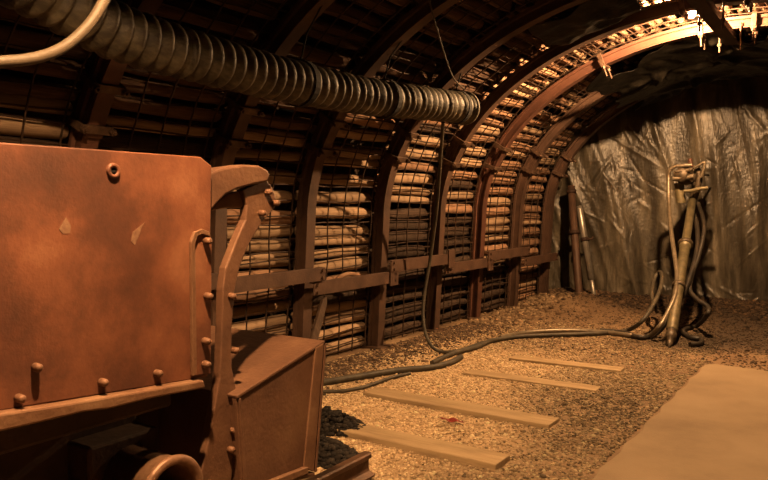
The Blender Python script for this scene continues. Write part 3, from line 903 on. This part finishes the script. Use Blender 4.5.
# ------------------------------------------------------------------ hoses on the floor
def gp(px, py, z=.03): 
    p = G(px, py, z); p.z = float(ground_z(p.x, p.y)) + z; return p
hose('floor_hose', [gp(250, 392), gp(300, 386), gp(330, 382), gp(360, 377), gp(400, 370), gp(430, 367), gp(450, 362), gp(461, 356)], .026, M['hose'], 'thick olive hose on the gravel from the bucket toward the wall', 'hose', 10)
hose('floor_hose', [gp(290, 394, .02), gp(322, 392, .02), gp(345, 391, .02), gp(368, 386, .02), gp(390, 378, .02), gp(410, 373, .02)], .014, M['hose'], 'thin hose on the gravel below the thick olive hose', 'hose', 8)
hose('hanging_hose', [PX(443, 122, -2.98), PX(441, 150, -3.1), PX(439, 180, -3.2), PX(436, 215, -3.3), PX(430, 260, -3.38), PX(425, 290, -3.4), PX(423, 315, -3.38), PX(427, 338, -3.3), gp(438, 350, .03), gp(458, 350, .03), gp(480, 343, .03), gp(500, 338, .03)], .016, M['hose'], 'hose hanging from the duct end down to the floor', 'hose', 8)

# ------------------------------------------------------------------ rock drill on its air leg
foot = G(669, 348, .0)
TY = 9.25                                             # the drill leans towards the sheet, so its top is farther in
def DP(px, py, dy=0.0):
    y = foot.y + (TY - foot.y) * min(max((348 - py) / 150.0, 0), 1)
    return PY(px, py, y + dy)
top = PY(693, 196, TY)
rt = Vector((math.cos(YAW), math.sin(YAW), 0))     # along the picture plane
t = thing('rock_drill', 'pneumatic rock drill on its slanted air leg before the end sheet', 'rock drill', foot)
ax = (top - foot).normalized(); Lg = (top - foot).length
b = MB(); b.lathe([(0, 0), (.012, 0), (.03, .06), (.034, .12), (.052, .13), (.052, .20), (.044, .21), (.044, .26)], foot, ax, 14); b.build('leg_spike', M['drill'], t)
b = MB(); b.lathe([(.046, .24), (.054, .25), (.054, Lg * .60), (.062, Lg * .60), (.062, Lg * .64), (.046, Lg * .65), (.046, Lg * .97), (0, Lg * .97)], foot, ax, 18); b.build('leg_tube', M['brass'], t)
for k, w in ((.62, .08), (.34, .07)):
    b = MB(); b.lathe([(.045, Lg * k), (w, Lg * k), (w, Lg * k + .045), (.045, Lg * k + .045)], foot, ax, 16); b.build('leg_collar', M['drill'], t)
hd = PY(684, 175, TY - .15)
bd = Vector((.10, 1, .03)).normalized()
b = MB()
b.lathe([(0, -.14), (.075, -.14), (.085, -.12), (.085, .0), (.105, .02), (.105, .22), (.08, .25), (.08, .52), (.05, .56), (.05, .66), (0, .66)], hd, bd, 16)
dr = b.build('drill_body', M['drill'], t)
for k in (.04, .10, .16, .30, .38):
    b = MB(); b.lathe([(.07, k), (.118, k), (.118, k + .025), (.07, k + .025)], hd, bd, 16); b.build('cooling_ring', M['chrome'], dr)
b = MB(); b.lathe([(0, .6), (.013, .6), (.013, 1.02), (0, 1.02)], hd, bd, 8); b.build('drill_steel', M['drill'], t)
def bar(name, pts, r, mat, n=10):
    q = MB(); q.tube(spline([PY(x, y, Y) for x, y, Y in pts], 6), r, n); return q.build(name, M[mat], t)
bar('back_plate', [(673, 178.5, TY - .26), (682, 178, TY - .26), (694, 176, TY - .26)], .030, 'chrome')
bar('top_bar', [(675, 171.5, TY - .27), (684, 171, TY - .27), (693, 169, TY - .27)], .024, 'drill')
bar('valve_block', [(695, 166, TY - .1), (699, 174, TY - .1), (698, 186, TY - .1), (694, 200, TY - .05)], .038, 'drill')
bar('lever', [(694, 168, TY - .2), (700, 164.5, TY - .2), (704.5, 162.5, TY - .2), (703.5, 170, TY - .2), (701, 177, TY - .2)], .016, 'chrome')
bar('handle', [(684, 191, TY - .2), (692, 190.5, TY - .2), (700, 188.5, TY - .2), (708, 188, TY - .2)], .022, 'brass')
bar('nipple', [(690, 158.5, TY - .15), (691, 168, TY - .15)], .026, 'arch_red')
bar('cylinder', [(679, 183, TY - .1), (681, 203, TY - .1)], .055, 'brass', 12)
bar('pivot', [(696, 182, TY - .03), (693, 204, TY - .03)], .045, 'drill', 12)
# hoses of the drill
hose('drill_air_hose', [DP(692, 165, -.2), DP(684, 165.5, -.22), DP(674, 167, -.22), DP(669.5, 171, -.22), DP(668.5, 180, -.22), DP(669, 205, -.25), DP(671, 230, -.25), DP(674.5, 255, -.22), DP(677, 275, -.2), DP(675, 295, -.2), DP(668, 312, -.15), DP(659, 327, -.1), gp(648, 337, .03), gp(630, 336, .03), gp(606, 333, .03), gp(570, 331, .03), gp(530, 332, .03), gp(500, 337, .03)], .024, M['chrome'], 'shiny hose bent over the drill top and looping down to the floor', 'hose', 10)
hose('drill_water_hose', [DP(698, 203, .05), DP(703, 218), DP(704, 232), DP(699, 255, .1), DP(692, 275, .15), DP(690, 290, .2), DP(698, 300, .2), DP(708, 307, .2), DP(707, 315, .2), gp(697, 326, .03), gp(683, 331, .03), gp(690, 338, .03), gp(701, 340, .03), gp(700, 344, .03), gp(690, 345, .03)], .024, M['hose_dark'], 'dark hose hanging right of the drill leg and coiling on the floor', 'hose', 8)
hose('drill_feed_hose', [DP(691, 206, .1), DP(697, 225, .12), DP(697, 250, .12), DP(689, 280, .12), DP(680, 300, .1), DP(668, 320, .08), gp(655, 335, .04), gp(640, 338, .03), gp(622, 333, .03), gp(600, 331, .03)], .026, M['hose_dark'], 'dark hose crossing behind the drill leg to the floor at its left', 'hose', 8)
hose('floor_hose', [gp(432, 362, .025), gp(452, 353, .03), gp(478, 346, .03), gp(492, 340, .03), gp(520, 336, .03), gp(560, 335, .03), gp(600, 334, .03), gp(626, 331, .03), DP(641, 322, .0), DP(652, 307, .0), DP(660, 290, .1), DP(662, 276, .2), DP(659, 272, .35), DP(654, 280, .4), DP(652, 296, .35), DP(657, 312, .3)], .022, M['hose'], 'hose on the floor rising into a loop left of the drill leg', 'hose', 8)

# ------------------------------------------------------------------ props leaning on the end wall
def prop(foot_px, top_px, yb, yt, label, kind):
    a = PY(*foot_px, yb); c = PY(*top_px, yt)
    a.z = float(ground_z(a.x, a.y)) - .01
    t = thing('leaning_prop', label, 'prop', a)
    d = (c - a).normalized(); L = (c - a).length
    b = MB()
    if kind == 'rust':
        b.lathe([(0, 0), (.05, 0), (.052, .02), (.052, L), (0, L)], a, d, 12); b.build('tube', M['arch'], t)
        for k, w in ((.55, .075), (.93, .07)):
            q = MB(); q.lathe([(.04, L * k), (w, L * k), (w, L * k + .05), (.04, L * k + .05)], a, d, 12); q.build('collar', M['rust_dark'], t)
    else:
        b.lathe([(0, 0), (.028, 0), (.030, .01), (.030, L * .30), (0, L * .30)], a, d, 12); b.build('inner_tube', M['alu'], t)
        b = MB(); b.lathe([(.03, L * .18), (.046, L * .18), (.046, L * .96), (.035, L), (0, L)], a, d, 14); b.build('outer_tube', M['alu'], t)
        q = MB(); q.lathe([(.04, L * .60), (.058, L * .60), (.058, L * .64), (.04, L * .64)], a, d, 14); q.build('collar', M['rust_dark'], t)
        m = a + d * L * .62
        q = MB(); q.tube([m, m + rt * .10 + Vector((0, 0, .01)), m + rt * .12 + Vector((0, 0, .04))], .014, 8); q.build('handle', M['rust_dark'], t)
        q = MB(); q.lathe([(0, 0), (.06, 0), (.06, .015), (0, .015)], a, d, 14); q.build('foot', M['rust_dark'], t)
prop((579, 306), (571, 186), 9.72, 9.98, 'rusty tube prop leaning on the plastic sheet by the last arch', 'rust')
prop((594, 307), (579, 206), 9.76, 9.98, 'bright aluminium telescopic prop leaning right of the rusty one', 'alu')

# ------------------------------------------------------------------ small things
g = G(452, 421, .02)
b = MB()
vs, fs = [], []
for i in range(9):
    for j in range(5):
        u, w = i / 8 - .5, j / 4 - .5
        vs.append((g.x + u * .17 * (1 - .5 * abs(w)), g.y + w * .07 * (1 - 1.1 * abs(u)), .022 + .006 * math.sin(i * 1.1 + j) + .006 * hsh(i, j)))
for i in range(8):
    for j in range(4):
        a = i * 5 + j; fs.append((a, a + 1, a + 6, a + 5))
b.add(vs, fs)
o = b.build('plastic_scrap', M['red'], None, 0, (g.x, g.y, .02)); o.modifiers.new('thickness', 'SOLIDIFY').thickness = .003
tag(o, 'small crumpled red scrap lying on the gravel between two sleepers', 'scrap')
# plank stub leaning at the broad arch
a = PX(313, 336, -3.42); c = PX(322, 302, -3.5)
d = (c - a).normalized(); s_ = Vector((0, 1, 0)).cross(d).normalized()
w = d.cross(s_).normalized() * .035
tag((lambda q: q.build('plank_stub', M['wood_dark'], None, .004, a))(MB().prism([a - w - d * .12, a + w - d * .12, c + w * .9, c + w * .2 + d * .05, c - w * .6], s_ * .03)), 'short pointed plank leaning below the side beam by the bucket', 'plank')
# hoop of hose behind the side beam
hp = [PX(332, 290, -3.70), PX(336, 281, -3.70), PX(342, 276, -3.70), PX(349, 274, -3.70), (PX(356, 275, -3.70)), PX(362, 279, -3.70), PX(364, 288, -3.70)]
hose('hose_loop', hp, .02, M['log_b'], 'hose loop tucked behind the side beam before the pale logs', 'hose', 8)
